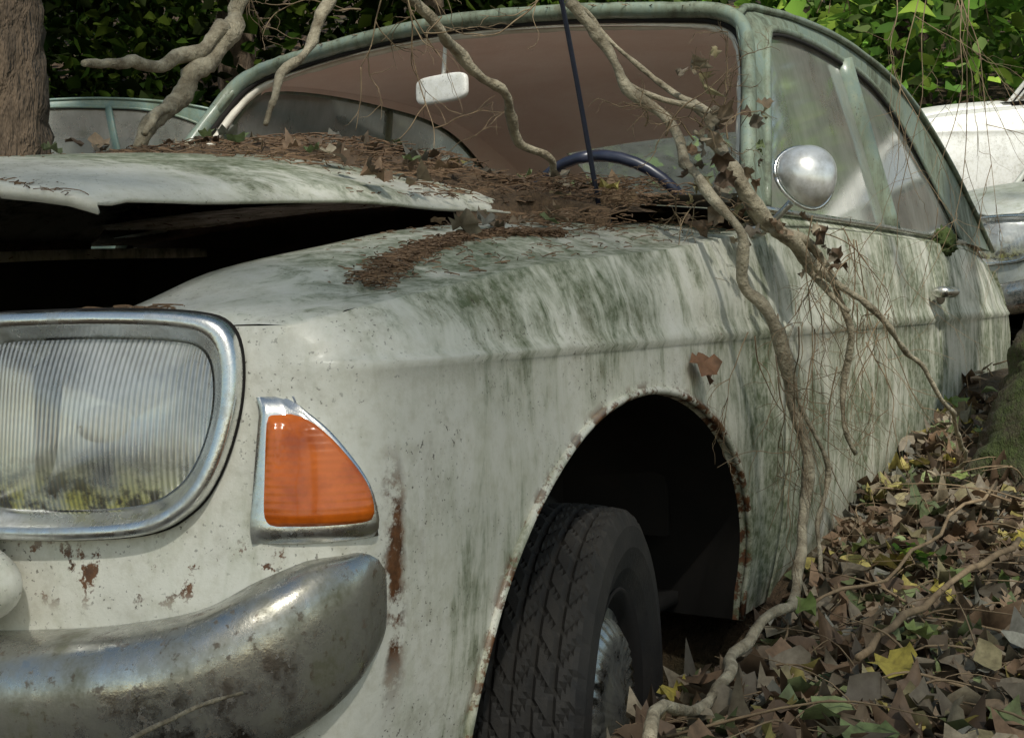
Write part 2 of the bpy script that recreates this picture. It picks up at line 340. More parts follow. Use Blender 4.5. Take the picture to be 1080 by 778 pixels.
def build_car(name,PA,PG,main=True,parent_loc=(0,0,0),rot=0,arches=True):
    global ARCH
    ARCH=arches
    car=empty(name,parent_loc,rot)
    X=list(np.arange(.13,.2,.008))+list(np.arange(.2,.36,.02))
    X+=[XA-AA-.0015]+[XA-AA*math.cos(math.pi*(i/44)) for i in range(1,44)]+[XA+AA+.0015]
    X+=list(np.arange(1.29,3.0,.035))+list(np.arange(3.0,3.03,.03))+[3.029]+[3.43-.4*math.cos(math.pi*i/24) for i in range(1,24)]+[3.831]+list(np.arange(3.87,4.36,.035))
    gaps=(1.42,2.74); X=[x for x in X if min(abs(x-g) for g in gaps)>.009]
    for g in gaps: X+=[g-.0065,g-.005,g+.005,g+.0065]
    X=sorted(X); X0=.13
    def xw(xj,z): return xj+(xcor(z)-X0)*math.exp(-(xj-X0)/.08)
    A=Acc(); 
    for s in (-1,1):
        P=[]
        rows=[('u',t) for t in (0,.02,.06,.12,.2,.35,.5,.65,.8,.92)]+[('z',ZC+.002),('z',ZC-.006)]+[('l',t) for t in np.linspace(.06,1,18)]
        for kind,t in rows:
            r=[]
            for xj in X:
                zr=ZR(xj)
                z=zr+(ZC+.002-zr)*t if kind=='u' else t if kind=='z' else (ZC-.006)+(zbot(xj)-ZC+.006)*t
                x=xw(xj,z); y=yside(x,z)
                for g in gaps:
                    if abs(xj-g)<.006: y-=.022
                y+=.003*noise.noise(Vector((x*5,z*6,s*3)))*min(1,(x-.1)*3) if main else 0
                r.append((x,s*y,z))
            P.append(r)
        A.add(*grid(P))
        P=[]
        for v in (0,.03,.07,.12,.2,.3,.4,.5,.6,.7,.8,.9,1.):
            r=[]
            for xj in [x for x in X if x<1.43]:
                z0=ZR(xj); xs=xw(xj,z0); y0=yside(xs,z0)
                yy=y0+(.50-y0)*v
                f=(xj-X0)/(1.43-X0); off=.012*sm((.745-yy)/.06)
                xx=xs+(xfront(yy,.79)+off-xfront(.745,.79))*max(0,1-f)**3
                if v==0: xx=xs
                zi=ZI(xj)
                zz=z0+(zi-z0)*sm(v)+.010*math.sin(math.pi*v)-.004*math.exp(-((v-.22)/.08)**2)*min(1,(xj-X0)*6)
                dn=max(0,.03-(xj-X0))/.03; zz-=.010*dn**2*sm(v*2)
                r.append((xx,s*yy,zz))
            P.append(r)
        A.add(*grid(P))
        P=[P[-1],[(x,y,z-.02) for x,y,z in P[-1]],[(x,y*.98,.45) for x,y,z in P[-1]]]
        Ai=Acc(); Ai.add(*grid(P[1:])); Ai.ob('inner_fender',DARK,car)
        A.add(*grid(P[:2]))
        P=[]
        for v in (0,.3,.6,1.):
            r=[]
            for xj in [x for x in X if x>1.41]:
                z0=ZR(xj); y0=yside(xj,z0); zs=.966 if xj<3.8 else z0+.012; ys=min(.758,y0-.012)
                if xj>3.8: ys=y0-.03
                r.append((xj,s*(y0+(ys-y0)*v),z0+(zs-z0)*(v**1.6)))
            P.append(r)
        A.add(*grid(P))
    ys_=[-.745+.0114615*i for i in range(131)]
    P=[]; zs_=list(np.linspace(0,1,34))
    hc=headlamp_contour()
    def inside(y,z,sc):
        y=-abs(y); n=len(hc); c=False
        for i in range(n):
            a=hc[i]; b=hc[(i+1)%n]; ay,az=-.575+(a[0]+.575)*sc,.69+(a[1]-.69)*sc; by,bz=-.575+(b[0]+.575)*sc,.69+(b[1]-.69)*sc
            if (az>z)!=(bz>z) and y<(by-ay)*(z-az)/(bz-az)+ay: c=not c
        return c
    for t in zs_:
        r=[]
        for y in ys_:
            zt=.773+.0075*sm((abs(y)-.5)/.2)
            z=zt+(.38-zt)*t
            x=xfront(y,z)
            if abs(y)>=.7449: x=xcor(z)
            r.append((x+ (.012*(1-t*8)**2*sm((.745-abs(y))/.06) if t<.125 else 0),y,z))
        P.append(r)
    def keep(i,j):
        p=P[i][j]; q=P[i+1][j+1]; yy=(p[1]+q[1])/2; zz=(p[2]+q[2])/2
        if abs(yy)<.40 and .50<zz<.76: return False
        return not inside(yy,zz,.90)
    A.add(*grid(P,keep=keep))
    P=[[(xfront(y,.767)+.012+d,y,.767-.004*k) for y in ys_ if abs(y)<.68] for k,d in enumerate((0,.05,.12))]
    A.add(*grid(P))
    P=[]
    for xj in np.linspace(3.83,4.345,14):
        yy=yside(xj,ZR(xj))-.03; P.append([(xj+ .0,yy*f,ZR(xj)+.012+.03*(1-f*f)) for f in np.linspace(-1,1,17)])
    A.add(*grid(P))
    P=[]
    for t in np.linspace(0,1,8):
        z=.90-.55*t; P.append([(4.345+.05*math.sin(math.pi*min(1,t*1.3+.05))*(1-.3*f*f),f*(.70+.05*t*(1-t)*4),z+(.04*(1-f*f) if t==0 else 0)) for f in np.linspace(-1,1,15)])
    A.add(*grid(P))
    mesh_ob('body_shell',A.V,A.F,PA,car,True,weld=.0016)
    if arches:
      for s in (-1,1):
        for (cx,a,z0,b) in ((XA,AA,ZA0,ZAB),(3.43,.40,.30,.26)):
            pts=[(cx-a,z0-.05)]+[(cx-a*math.cos(math.pi*i/40),z0+b*math.sin(math.pi*i/40)) for i in range(41)]+[(cx+a,z0-.05)]
            path=[Vector((x,s*(yside(x,max(z,.3))+.001),z)) for x,z in pts]
            V,F=tube(path,.0060,sides=6,n=1); mesh_ob('arch_lip',V,F,PA,car)
            P=[[(p.x,p.y,p.z) for p in path],[(cx+(p.x-cx)*.985,p.y-s*.014,z0+(p.z-z0)*.985) for p in path]]
            V,F=grid(P); mesh_ob('arch_flange',V,F,PA,car)
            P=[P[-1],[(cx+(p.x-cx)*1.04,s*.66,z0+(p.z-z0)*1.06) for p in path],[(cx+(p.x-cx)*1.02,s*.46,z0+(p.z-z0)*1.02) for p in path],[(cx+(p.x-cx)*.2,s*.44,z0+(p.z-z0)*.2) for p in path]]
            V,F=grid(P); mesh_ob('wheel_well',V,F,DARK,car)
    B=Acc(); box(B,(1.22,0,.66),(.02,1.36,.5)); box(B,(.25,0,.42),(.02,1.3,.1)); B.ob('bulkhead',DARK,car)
    B=Acc(); box(B,(2.75,0,.320),(2.5,1.30,.012)); B.ob('bounce_carpet',SEAT,car)  # pale floor sheet added to bounce light up onto the headliner
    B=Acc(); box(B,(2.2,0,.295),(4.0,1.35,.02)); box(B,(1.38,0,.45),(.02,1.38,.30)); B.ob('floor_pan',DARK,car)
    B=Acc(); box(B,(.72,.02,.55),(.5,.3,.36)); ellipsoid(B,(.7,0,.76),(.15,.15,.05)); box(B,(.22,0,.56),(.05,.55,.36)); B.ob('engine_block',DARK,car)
    P=[]
    for t in np.linspace(0,1,40):
        r=[]
        for f in np.linspace(-1,1,41):
            y=.497*f; x0=.130-.055*(1-f*f) if main else .12-.03*(1-f*f)
            x=x0+(1.10-x0)*t+ (.03*max(0,abs(f)-.85)/.15*(1-t)**6 if main else 0)
            z=hoodz(x,y,main)+ (.005*noise.noise(Vector((x*4,y*4,2))) if main else 0)
            e=abs(f)-.93; 
            if e>0: z-=.012*(e/.07)**2*(.4+.6*min(1,t*6))
            if t<.03: z-=.004
            r.append((x,y,z))
        P.append(r)
    P.insert(0,[(x+.004,y,z-.007) for x,y,z in P[0]])
    V,F=grid(P); hd=mesh_ob('hood',V,F,PA,car); sd=hd.modifiers.new('s','SOLIDIFY'); sd.thickness=.006; sd.offset=-1
    P=[[(x,y,.936+.05*(1-(y/.78)**2)+ (x-1.05)*.05) for y in np.linspace(-.755,.755,31)] for x in np.linspace(1.05,1.46,8)]
    V,F=grid(P,keep=lambda i,j: not(i<4 and (j<5 or j>24))); mesh_ob('cowl_panel',V,F,PA,car)
    rail=catmull(RAIL,6); CR=H([1.7,2.0,2.6,3.2,3.6,3.83],[.045,.052,.056,.06,.05,.02]); P=[]
    fs=np.linspace(-1,1,29)
    for p in rail:
        xo=-.073*sm(1-(p.x-1.736)/.8)+.10*sm((p.x-2.9)/.5)
        P.append([(p.x+xo*(1-f*f),p.y*f,p.z+CR(p.x)*(1-f*f)**.9) for f in fs])
    isgl=lambda i,j: 3.12<rail[i].x<3.70 and abs((fs[j]+fs[j+1])/2)<.74
    V,F=grid(P,keep=lambda i,j: not isgl(i,j)); mesh_ob('roof_panel',V,F,PG,car)
    V,F=grid(P,keep=isgl); mesh_ob('rear_window_glass',V,F,GLASS,car)
    P2=[[(x+.01,y*.965,z-.03) for x,y,z in row] for row in P]
    V,F=grid(P2,keep=lambda i,j: not isgl(i,j)); mesh_ob('headliner_panel',V,F,LINER,car)
    yw=lambda z:.758-.093*(z-.966)/.40
    WT=[(1.527,.972),(1.66,1.15),(1.79,1.323),(1.87,1.36),(2.1,1.378),(2.36,1.378),(2.6,1.366),(2.8,1.322),(3.0,1.232),(3.2,1.105),(3.383,.972)]
    RO=[(1.421,.758,.956),(1.60,.70,1.18),(1.736,.63,1.372),(1.9,.642,1.404),(2.1,.648,1.42),(2.36,.655,1.428),(2.64,.665,1.415),(2.92,.684,1.375),(3.2,.704,1.29),(3.5,.732,1.155),(3.83,.77,.955)]
    FR=[(1.421,-.758,.956),(1.52,-.725,1.09),(1.63,-.69,1.235),(1.705,-.655,1.335),(1.728,-.60,1.377),(1.716,-.5,1.392),(1.685,-.25,1.412),(1.663,0,1.418)]
    FR=FR+[(x,-y,z) for x,y,z in FR[-2::-1]]
    tube_ob('windscreen_frame',FR,.0145,PG,car,sides=10,n=10,flat=(1.0,1.3),rough=.14)
    tube_ob('windscreen_seal',[(x+.006,y*.982,z-.017) for x,y,z in FR],.006,DARK,car,sides=8,n=6)
    tube_ob('windscreen_trim',[(x+.020,y*.972,z-.025) for x,y,z in FR],.010,TRIM if main else PG,car,sides=8,n=10,rough=.35)
    for s in (-1,1):
        top=catmull([(x,s*yw(z),z) for x,z in WT],4); ro=catmull([(x,s*y,z) for x,y,z in RO],4)
        mid=[a.lerp(b,.5)+Vector((0,s*.004,0)) for a,b in zip(top,ro)]
        V,F=grid([top,mid,ro]); mesh_ob('window_surround',V,F,PG,car)
        k0=9
        V,F=grid([[p-Vector((0,s*.022,0)) for p in top[k0:]],[p-Vector((0,s*.03,0)) for p in ro[k0:]]]); mesh_ob('inner_surround',V,F,LINER,car)
        tube_ob('drip_rail',[p+Vector((0,s*.006,0)) for p in ro[6:]],.008,PG,car,sides=7,n=1,rough=.2)
        tube_ob('window_frame',list(top),.009,PG,car,sides=7,n=1)
        tube_ob('window_seal',[p+Vector((.006,s*.002,-.010)) for p in top],.0045,DARK,car,sides=6,n=1)
        tube_ob('sill_trim',[(1.46,s*.765,.962),(2.4,s*.768,.970),(3.4,s*.765,.970)],.007,CHROME,car,sides=7)
        tube_ob('b_pillar',[(2.49,s*.757,.966),(2.44,s*.712,1.17),(2.40,s*.664,1.38)],.018,PG,car,sides=8,flat=(.8,1.5))
        bot=[Vector((p.x,s*yw(.966),.966)) for p in top]
        V,F=grid([[p-Vector((0,s*.008,0)) for p in top],[a.lerp(b,.5)+Vector((0,-s*.004,0)) for a,b in zip(top,bot)],[p-Vector((0,s*.008,0)) for p in bot]]); mesh_ob('side_window_glass',V,F,GLASS,car)
        B=Acc(); box(B,(2.4,s*.735,.66),(1.9,.02,.58)); B.ob('door_card',LINER2,car)
        B=Acc(); ellipsoid(B,(2.69,s*.860,.815),(.065,.014,.012)); ellipsoid(B,(2.635,s*.845,.815),(.015,.025,.015)); ellipsoid(B,(2.745,s*.845,.815),(.015,.025,.015)); ellipsoid(B,(2.69,s*.832,.805),(.055,.008,.022)); B.ob('door_handle',CHROME,car)
    B=Acc(); 
    for yy in (-.35,.35):
        ellipsoid(B,(2.25,yy,.70),(.09,.27,.25),f=lambda v:Vector((max(-.8,min(.8,v.x)),max(-.85,min(.85,v.y)),max(-.9,min(.9,v.z))))); ellipsoid(B,(2.02,yy,.47),(.27,.27,.09))
    ellipsoid(B,(3.05,0,.7),(.12,.66,.24)); B.ob('seats',SEAT,car)
    B=Acc(); box(B,(3.4,0,.93),(.55,1.4,.02)); B.ob('parcel_shelf',LINER2,car)
    P=[[(1.36+.04*math.cos(t*2)+.30*(t/2.2)**1.3,y,.985-.04*t*t+.02*(1-(y/.74)**2)) for y in np.linspace(-.74,.74,20)] for t in np.linspace(0,2.2,8)]
    V,F=grid(P); mesh_ob('dashboard',V,F,DASH,car)
    c=Vector((1.685,-.37,.916)); th=math.radians(25); ax=Vector((math.cos(th),0,math.sin(th))); e1=Vector((-math.sin(th),0,math.cos(th))); e2=Vector((0,1,0))
    B=Acc(); ring=[c+(e1*math.cos(a)+e2*math.sin(a))*.2 for a in np.linspace(0,2*math.pi,41)]; tube(ring,.012,sides=8,n=1,acc=B)
    tube([c+e2*.2-e1*.02,c-ax*.03,c-e2*.2-e1*.02],.009,sides=6,n=4,acc=B); ellipsoid(B,c-ax*.02,(.03,.05,.05)); tube([c,c-ax*.35],.018,n=2,acc=B); B.ob('steering_wheel',BLACK,car)
    B=Acc(); sq=lambda v:Vector(tuple(math.copysign(abs(q)**.45,q) for q in v)); ellipsoid(B,(1.71,.05,1.287),(.010,.078,.031),rot=Matrix.Rotation(math.radians(-12),3,'Z'),f=sq,nu=40,nv=24); tube([(1.715,.05,1.30),(1.70,.03,1.40)],.005,n=2,acc=B); B.ob('interior_mirror',WHITE2,car)
    for s in (-1,1):
        hcs=hc
        def ringpts(sy,sz,h):
            o=[]
            for (y,z) in hcs:
                yy=-.575+(y+.575)*sy; zz=.69+(z-.69)*sz
                x=xfront(yy,zz); k=(abs(yy)-.41)*1.4; d=Vector((-1,-max(k,0)*.9,0)).normalized()
                o.append((x+d.x*h,-s*(yy+d.y*h)*1.0 if s>0 else (yy+d.y*h),zz))
            return o
        prof=[(0,-.004),(0,.012),(.04,.018),(.12,.022),(.40,.022),(.52,.019),(.62,.012),(.85,.006),(1,.0),(1.03,-.012)]
        P=[ringpts(1-.19*t,1-.255*t,h) for t,h in prof]
        V,F=grid(P,closed_c=True); mesh_ob('headlamp_bezel',V,F,BEZEL,car)
        P=[ringpts(.81*k,.745*k,.002+.016*(1-k*k)) for k in (1,.9,.75,.6,.45,.3,.15,.01)]; V,F=grid(P,closed_c=True); mesh_ob('headlamp_lens',V,F,LENS,car)
        P=[ringpts(.86*k,.80*k,-.008-.065*(1-k*k)) for k in (1,.9,.75,.6,.45,.3,.15,.01)]; V,F=grid(P,closed_c=True); mesh_ob('headlamp_reflector',V,F,REFL,car)
        B=Acc(); ellipsoid(B,(.085,s*.575,.69),(.03,.018,.018)); B.ob('headlamp_bulb',TRIM,car)
        P=[ringpts(1.012,1.018,.002),ringpts(1.0,1.0,.004)]; V,F=grid(P,closed_c=True); mesh_ob('headlamp_gasket',V,F,DARK,car)
        def patch(ex,ml,mx_,h,ed):
            P=[]
            for v in np.linspace(-ex,1+ex,17):
                vv=min(max(v,0),1); z=.594+.110*v; xl=.1085+.0215*vv-ml; xr=H([0,.3,.65,.85,1],[.180,.174,.157,.147,.139])(vv)+mx_; r=[]
                for u in np.linspace(0,1,17):
                    x=xl+(xr-xl)*u; vn=(v+ex)/(1+2*ex)
                    hh=h*(1-abs(2*u-1)**ed)*(1-abs(2*vn-1)**ed); hh=min(h,hh*1.6)
                    xc=xcor(z); 
                    if x<xc+.004: yb=.745-(xc+.004-x)*1.2
                    else: yb=yside(x,z)
                    nx=-.62+.4*u; ny=-math.sqrt(1-nx*nx); r.append((x+nx*hh-.003*(1-u),s*(yb+.0015-ny*hh),z))
                P.append(r)
            return grid(P)
        V,F=patch(.10,.0022,.0045,.011,8); mesh_ob('indicator_housing',V,F,BEZEL,car)
        V,F=patch(0,0,0,.019,5); mesh_ob('indicator_lens',V,F,AMBER,car)
    nodes=[((.03,0),(-1,0),.10,.485,.345),((.035,-.40),(-1,0),.10,.49,.35),((.045,-.55),(-.99,-.1),.094,.500,.36),((.075,-.68),(-.88,-.45),.078,.520,.378),((.100,-.745),(-.66,-.75),.056,.550,.400),((.135,-.785),(-.35,-.93),.036,.568,.430),((.168,-.803),(-.1,-1),.021,.571,.457),((.196,-.806),(0,-1),.014,.569,.48)]
    tt=np.linspace(0,1,len(nodes)); fn=[H(tt,[ (nd[0][0],nd[0][1],nd[1][0],nd[1][1],nd[2],nd[3],nd[4])[k] for nd in nodes]) for k in range(7)]
    prof=[(-.2,.02),(.1,0),(.4,.0),(.65,.03),(.85,.10),(.96,.2),(1,.33),(1.0,.5),(.97,.68),(.88,.84),(.7,.95),(.45,1.),(.1,1.)]
    for s in (-1,1):
        P=[]
        for t in np.linspace(0,1,50):
            x,y,nx,ny,D,zt,zb=[f(t) for f in fn]; l=math.hypot(nx,ny); nx/=l; ny/=l
            P.append([(x+nx*D*o,-s*(y+ny*D*o) if s>0 else y+ny*D*o,zt+(zb-zt)*h+.002*noise.noise(Vector((t*9,o*4,h*3)))) for o,h in prof])
        e=P[-1]; P.append([(x+.004,y-s*.006*(1 if abs(y)>.81 else 0),z*.92+.08*.52) for x,y,z in e]); P.append([(.203,s*.79,z*.5+.5*.52) for x,y,z in e])
        V,F=grid(P); mesh_ob('front_bumper',V,F,BUMP,car)
        B=Acc(); ellipsoid(B,(-.0,s*.43,.545),(.045,.115,.048),nu=24,nv=16); B.ob('grille_end_cap',PA,car)
    P=[]
    for t in np.linspace(-1,1,40): 
        P.append([(4.40+.08*o-.12*abs(t)**6,t*.80,.40+.13*h) for o,h in ((0,0),(1,.1),(1.1,.5),(1,.9),(0,1))])
    V,F=grid(P); mesh_ob('rear_bumper',V,F,CHROME,car)
    B=Acc()
    for k in range(6): tube([(.028,-.39,.525+k*.042),(.018,0,.525+k*.042),(.028,.39,.525+k*.042)],.006,n=4,acc=B)
    B.ob('grille_bars',CHROME,car)
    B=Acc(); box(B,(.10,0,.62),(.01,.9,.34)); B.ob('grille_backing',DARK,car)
    for s in (-1,1):
        B=Acc(); ellipsoid(B,(4.36,s*.62,.72),(.04,.09,.07)); B.ob('tail_lamp',AMBER,car)
    def wheel(cx,cy,cz,st,s,R=.295,Wd=.165):
        nseg=240
        half=Wd/2
        side=[(half*.80,R*.60),(half*.98,R*.70),(half*1.08,R*.80),(half*1.05,R*.90),(half*.95,R*.962)]
        pr=[(-w,r) for w,r in side]
        pr+=[(half*g,R*(1-.03*g*g)) for g in np.linspace(-.88,.88,29)]+[(w,r) for w,r in side[::-1]]
        P=[]
        for i in range(nseg+1):
            th=2*math.pi*i/nseg; row=[]
            for k,(w,r) in enumerate(pr):
                kk=k-5
                if 0<=kk<29:
                    if kk in (4,9,14,19,24) : r-=.0065
                    else:
                        band=kk//5; ph=(i+ (kk if band%2 else -kk)+band*2)%5
                        if ph==0: r-=.0045
                elif k in(4,34) and i%6<2: r-=.004
                row.append((w,r,th))
            P.append(row)
        cs,sn=math.cos(st),math.sin(st)
        def T(w,r,th):
            lx=r*math.cos(th); lz=r*math.sin(th); ly=s*w
            return (cx+lx*cs-ly*sn, cy+lx*sn+ly*cs, cz+lz)
        V,F=grid([[T(*q) for q in row] for row in P]); mesh_ob('tyre',V,F,RUBBER,car,smooth=False)
        def rev(name,pf,mat,nn=64):
            V,F=grid([[T(w,r,2*math.pi*i/nn) for w,r in pf] for i in range(nn+1)]); mesh_ob(name,V,F,mat,car)
        rev('wheel_rim',[(half*.84,R*.61),(half*.88,R*.60),(half*.70,R*.56),(half*.35,R*.52),(half*.25,R*.3),(-half*.2,R*.2)],DARK)
        V,F=grid([[T(w+(.0025 if (2<=q<=5 and i%4<2) else 0),r,2*math.pi*i/144) for q,(w,r) in enumerate([(half*.50,R*.53),(half*.62,R*.51),(half*.60,R*.47),(half*.72,R*.44),(half*.86,R*.38),(half*.80,R*.30),(half*.84,R*.22),(half*.98,R*.12),(half*1.0,0.001)])] for i in range(145)]); mesh_ob('hubcap',V,F,CHROME,car)
    st=math.radians(12.5) if main else 0
    if arches:
        wheel(.80,-.70,.225,st,-1); wheel(.80,.68,.225,st,1); wheel(3.43,-.66,.225,0,-1); wheel(3.43,.66,.225,0,1)
    B=Acc(); tube([(.80,-.50,.62),(.80,-.6,.30)],.022,n=3,acc=B); tube([(.95,-.45,.58),(1.1,-.62,.40),(1.02,-.66,.28)],.012,n=4,acc=B); tube([(.7,-.2,.22),(.8,-.62,.225)],.02,n=3,acc=B)
    coil=[(.93+.045*math.cos(a),-.54+.045*math.sin(a),.28+a*.009) for a in np.linspace(0,30,150)]; tube(coil,.006,sides=5,n=1,acc=B); B.ob('suspension',RUBBER,car)
    ARCH=True
    return car
# ------------------------------------------------------------------ terrain
def gh(x,y):
    s=.872*(x+.83)+.487*(y+1.53)
    h=.30+.16*max(0,min(s,45)-4)*sm((s-4)/2)+.28*max(0,min(s,45)-12)
    h+=.17*sm((x-1.2)/1.5)*sm((-.6-y)/.3)*(1-sm((s-5)/3))
    h+=.12*sm((x-2.5)/.7)*sm((-.5-y)/.3)*(1-sm((s-5.2)/2))
    h+=.03*max(0,min(-y,4)-1.0)*sm((3-abs(x-1))/3)
    dip=sm((y+.93)/.10)*sm((1.5-y)/.5)*(1-sm((x-1.15)/.35))
    h=h*(1-dip)+.03*dip
    h+=.022*noise.noise(Vector((x*3,y*3,0)))+.05*noise.noise(Vector((x*.7,y*.7,4)))*sm((abs(x-1)+abs(y+1)-2)/2)
    return h
def axis(flo,fhi,st,far):
    a=list(np.arange(flo,fhi,st)); q=st; v=fhi; 
    while v<far: a.append(v); q=min(q*1.18,4); v+=q
    a.append(far); q=st; v=flo-st; b=[]
    while v>-far: b.append(v); q=min(q*1.18,4); v-=q
    b.append(-far); return b[::-1]+a
ax=axis(-.6,6,.06,140); ay=axis(-3,1.5,.06,140)
V=[(x,y,gh(x,y)) for x in ax for y in ay]; n=len(ay)
F=[(i*n+j,(i+1)*n+j,(i+1)*n+j+1,i*n+j+1) for i in range(len(ax)-1) for j in range(n-1)]
gm=M('forest_floor'); c=gm.mix(gm.ramp(gm.noise(9,5,.7),.35,.65),(.035,.022,.013),(.12,.075,.042)); c=gm.mix(gm.ramp(gm.noise(1.3,3),.5,.65,0,.6),c,(.04,.05,.018)); gm.set(col=c,rough=.95); gm.bump(gm.noise(30,4,.7),1,.03)
mesh_ob('ground',V,F,gm.m)
# ------------------------------------------------------------------ cars
car=build_car('abandoned_car',CREAM,TEAL,True)
build_car('abandoned_car.001',TEAL2,TEAL2,False,(3.7,6.4,.60),math.radians(-52))
build_car('abandoned_car.002',WHITE2,WHITE2,False,(8.0,1.0,1.08),math.radians(-60),arches=False)
build_car('abandoned_car.003',GREY2,GREY2,False,(5.45,-.1,.36),math.radians(-35))
B=Acc(); tube([(1.35,-.80,.915),(1.318,-.838,.932),(1.308,-.870,.958)],[.007,.006,.006],n=4,acc=B); ellipsoid(B,(1.352,-.795,.915),(.022,.018,.010)); B.ob('mirror_arm',BEZEL,car)
def mf(v):
    x=v.x if v.x<0 else v.x*.22
    return Vector((x,v.y*(1+.16*v.z),v.z*(1-.10*v.y)))
Rm=Matrix.Rotation(math.radians(46),3,'Z')@Matrix.Rotation(math.radians(16),3,'Y'); mc=Vector((1.305,-.897,.998))
B=Acc(); ellipsoid(B,mc,(.042,.051,.052),rot=Rm,nu=36,nv=24,f=mf)
mir=B.ob('door_mirror',MIRR,car)
B=Acc(); rg=[]
for a in np.linspace(0,2*math.pi,33):
    q=mf(Vector((0,math.cos(a),math.sin(a)))); rg.append(mc+Rm@Vector((.006,.0525*q.y,.0535*q.z)))
tube(rg,.0035,sides=6,n=1,acc=B); B.ob('mirror_rim',BEZEL,car)
B=Acc(); tube([(1.153,-.60,.93),(1.02,-.60,1.266),(.87,-.585,1.66)],[.0045,.004,.002],n=6,acc=B); ellipsoid(B,(1.155,-.60,.935),(.016,.016,.014)); B.ob('antenna',BLACK,car)
# ------------------------------------------------------------------ fallen branches (world coordinates)
BR=[([(1.03,-.3,1.32),(1.16,-.3,1.28),(1.31,-.3,1.21),(1.47,-.3,1.12),(1.60,-.3,1.03)],[.011,.010,.009,.009,.008]),
([(1.36,.3,1.46),(1.27,.3,1.34),(1.19,.3,1.26),(1.12,.3,1.20),(1.02,.3,1.10)],[.018,.020,.021,.018,.012]),
([(.90,.28,1.25),(.97,.3,1.26),(1.15,.3,1.29),(1.27,.3,1.37)],[.006,.010,.013,.016]),
([(1.12,.3,1.20),(1.06,.27,1.17),(.99,.26,1.12)],[.014,.010,.005]),
([(1.38,.1,1.43),(1.26,.1,1.30),(1.19,.1,1.22),(1.14,.1,1.15)],[.013,.009,.008,.005]),
([(1.06,-.6,1.28),(1.11,-.65,1.19),(1.13,-.72,1.08),(1.06,-.84,.93),(1.09,-.87,.84),(1.14,-.9,.71),(1.18,-.92,.60),(1.17,-.93,.47),(1.02,-.95,.38),(.72,-.98,.36),(.33,-1.02,.38)],[.010,.0085,.008,.0085,.009,.010,.009,.008,.0075,.007,.006]),
([(1.10,-.55,1.30),(1.18,-.6,1.24),(1.23,-.68,1.16),(1.22,-.78,1.08)],[.004,.004,.005,.006]),
([(1.12,-.60,1.24),(1.16,-.68,1.14),(1.20,-.76,1.09)],[.003,.004,.005]),
([(1.23,-.73,1.12),(1.205,-.78,1.05),(1.170,-.83,.972),(1.24,-.89,.895),(1.37,-.95,.81),(1.51,-1.0,.71),(1.66,-1.05,.61),(2.05,-1.0,.44)],[.006,.012,.014,.010,.007,.005,.005,.004]),
([(1.22,-.88,.905),(1.32,-.92,.87),(1.39,-.93,.77),(1.43,-.94,.53)],[.007,.008,.006,.004]),
([(1.20,-.87,.91),(1.33,-.90,.85),(1.36,-.95,.78)],[.009,.007,.004]),
([(1.15,-.80,1.02),(1.19,-.82,.97),(1.26,-.85,.91),(1.36,-.88,.88)],[.004,.006,.006,.003]),
([(1.13,-.76,1.07),(1.19,-.80,1.02),(1.20,-.85,.94)],[.003,.005,.005]),
([(1.10,-.88,.80),(1.18,-.93,.62),(1.22,-.94,.50),(1.10,-.97,.40)],[.003,.004,.004,.003]),
([(-.60,-.93,.22),(-.40,-.88,.35),(-.27,-.86,.455),(-.178,-.85,.497),(-.11,-.85,.502),(-.046,-.85,.499)],[.004,.0035,.0025,.002,.0018,.0012])]
dead=empty('fallen_branches')
for p,r in BR:
    V,F=tube(p,r,sides=10,n=12,jit=.024 if r[0]>.0041 or len(p)!=6 else .006,rough=.45,jf=10); mesh_ob('branch',V,F,PALEBARK,dead)
# ------------------------------------------------------------------ debris on car
def sprinkle(name,fn,n,L=.04,r=.0009,mat=NEEDLE,parent=car):
    A=Acc()
    for i in range(n):
        p=fn()
        if p is None: continue
        a=random.uniform(0,6.283); l=L*random.uniform(.3,1.2); d=Vector((math.cos(a),math.sin(a),random.uniform(-.15,.3)))*l/2
        m_=Vector((random.uniform(-1,1),random.uniform(-1,1),random.uniform(0,1)))*l*.12
        tube([p-d,p+m_,p+d],r*random.uniform(.6,1.5),sides=3,n=2,acc=A,cap=False)
    return A.ob(name,mat,parent,False)
def mound(name,fx,fy,hfun,thick,nx=60,ny=90,mat=SOIL):
    P=[]
    for i in range(nx):
        r=[]
        for j in range(ny):
            a,b=i/(nx-1),j/(ny-1)
            x=fx(a,b); y=fy(a,b); e=min(1,3*min(a,(1-a)*2))*min(1,6*min(b,1-b))
            n_=noise.noise(Vector((x*9,y*9,0)))*.5+noise.noise(Vector((x*30,y*30,0)))*.35+noise.noise(Vector((x*90,y*90,0)))*.2
            r.append((x,y,hfun(x,y)+thick*(.25+.75*sm(a*1.6))*(e**.7*(.65+n_))-.008*(1-e)-.003))
        P.append(r)
    V,F=grid(P); return mesh_ob(name,V,F,mat,car)
def topz(x,y):
    cow=.936+.05*(1-(y/.78)**2)+(x-1.05)*.05
    if x<1.10: return hoodz(x,y) if abs(y)<.5 else ZR(x)+.02
    return max(cow, hoodz(1.1,max(-.5,min(.5,y)))-(x-1.1)*.5) if abs(y)<.5 else cow
def mx0(b): return .46+.42*sm(1-b*2.2)+.05*math.sin(b*9)
mound('debris_mound',lambda a,b:mx0(b)+(1.43-mx0(b))*a,lambda a,b:-.64+1.32*b,topz,.040,110,150)
def rp_cowl():
    x=random.triangular(.45,1.45,1.15); y=random.uniform(-.68,.66)
    if x<mx0((y+.62)/1.3)-.05: return None
    return Vector((x,y,topz(x,y)+random.uniform(.0,.046)*sm((x-.5)/.5)))
sprinkle('needle_debris',rp_cowl,6400,.04)
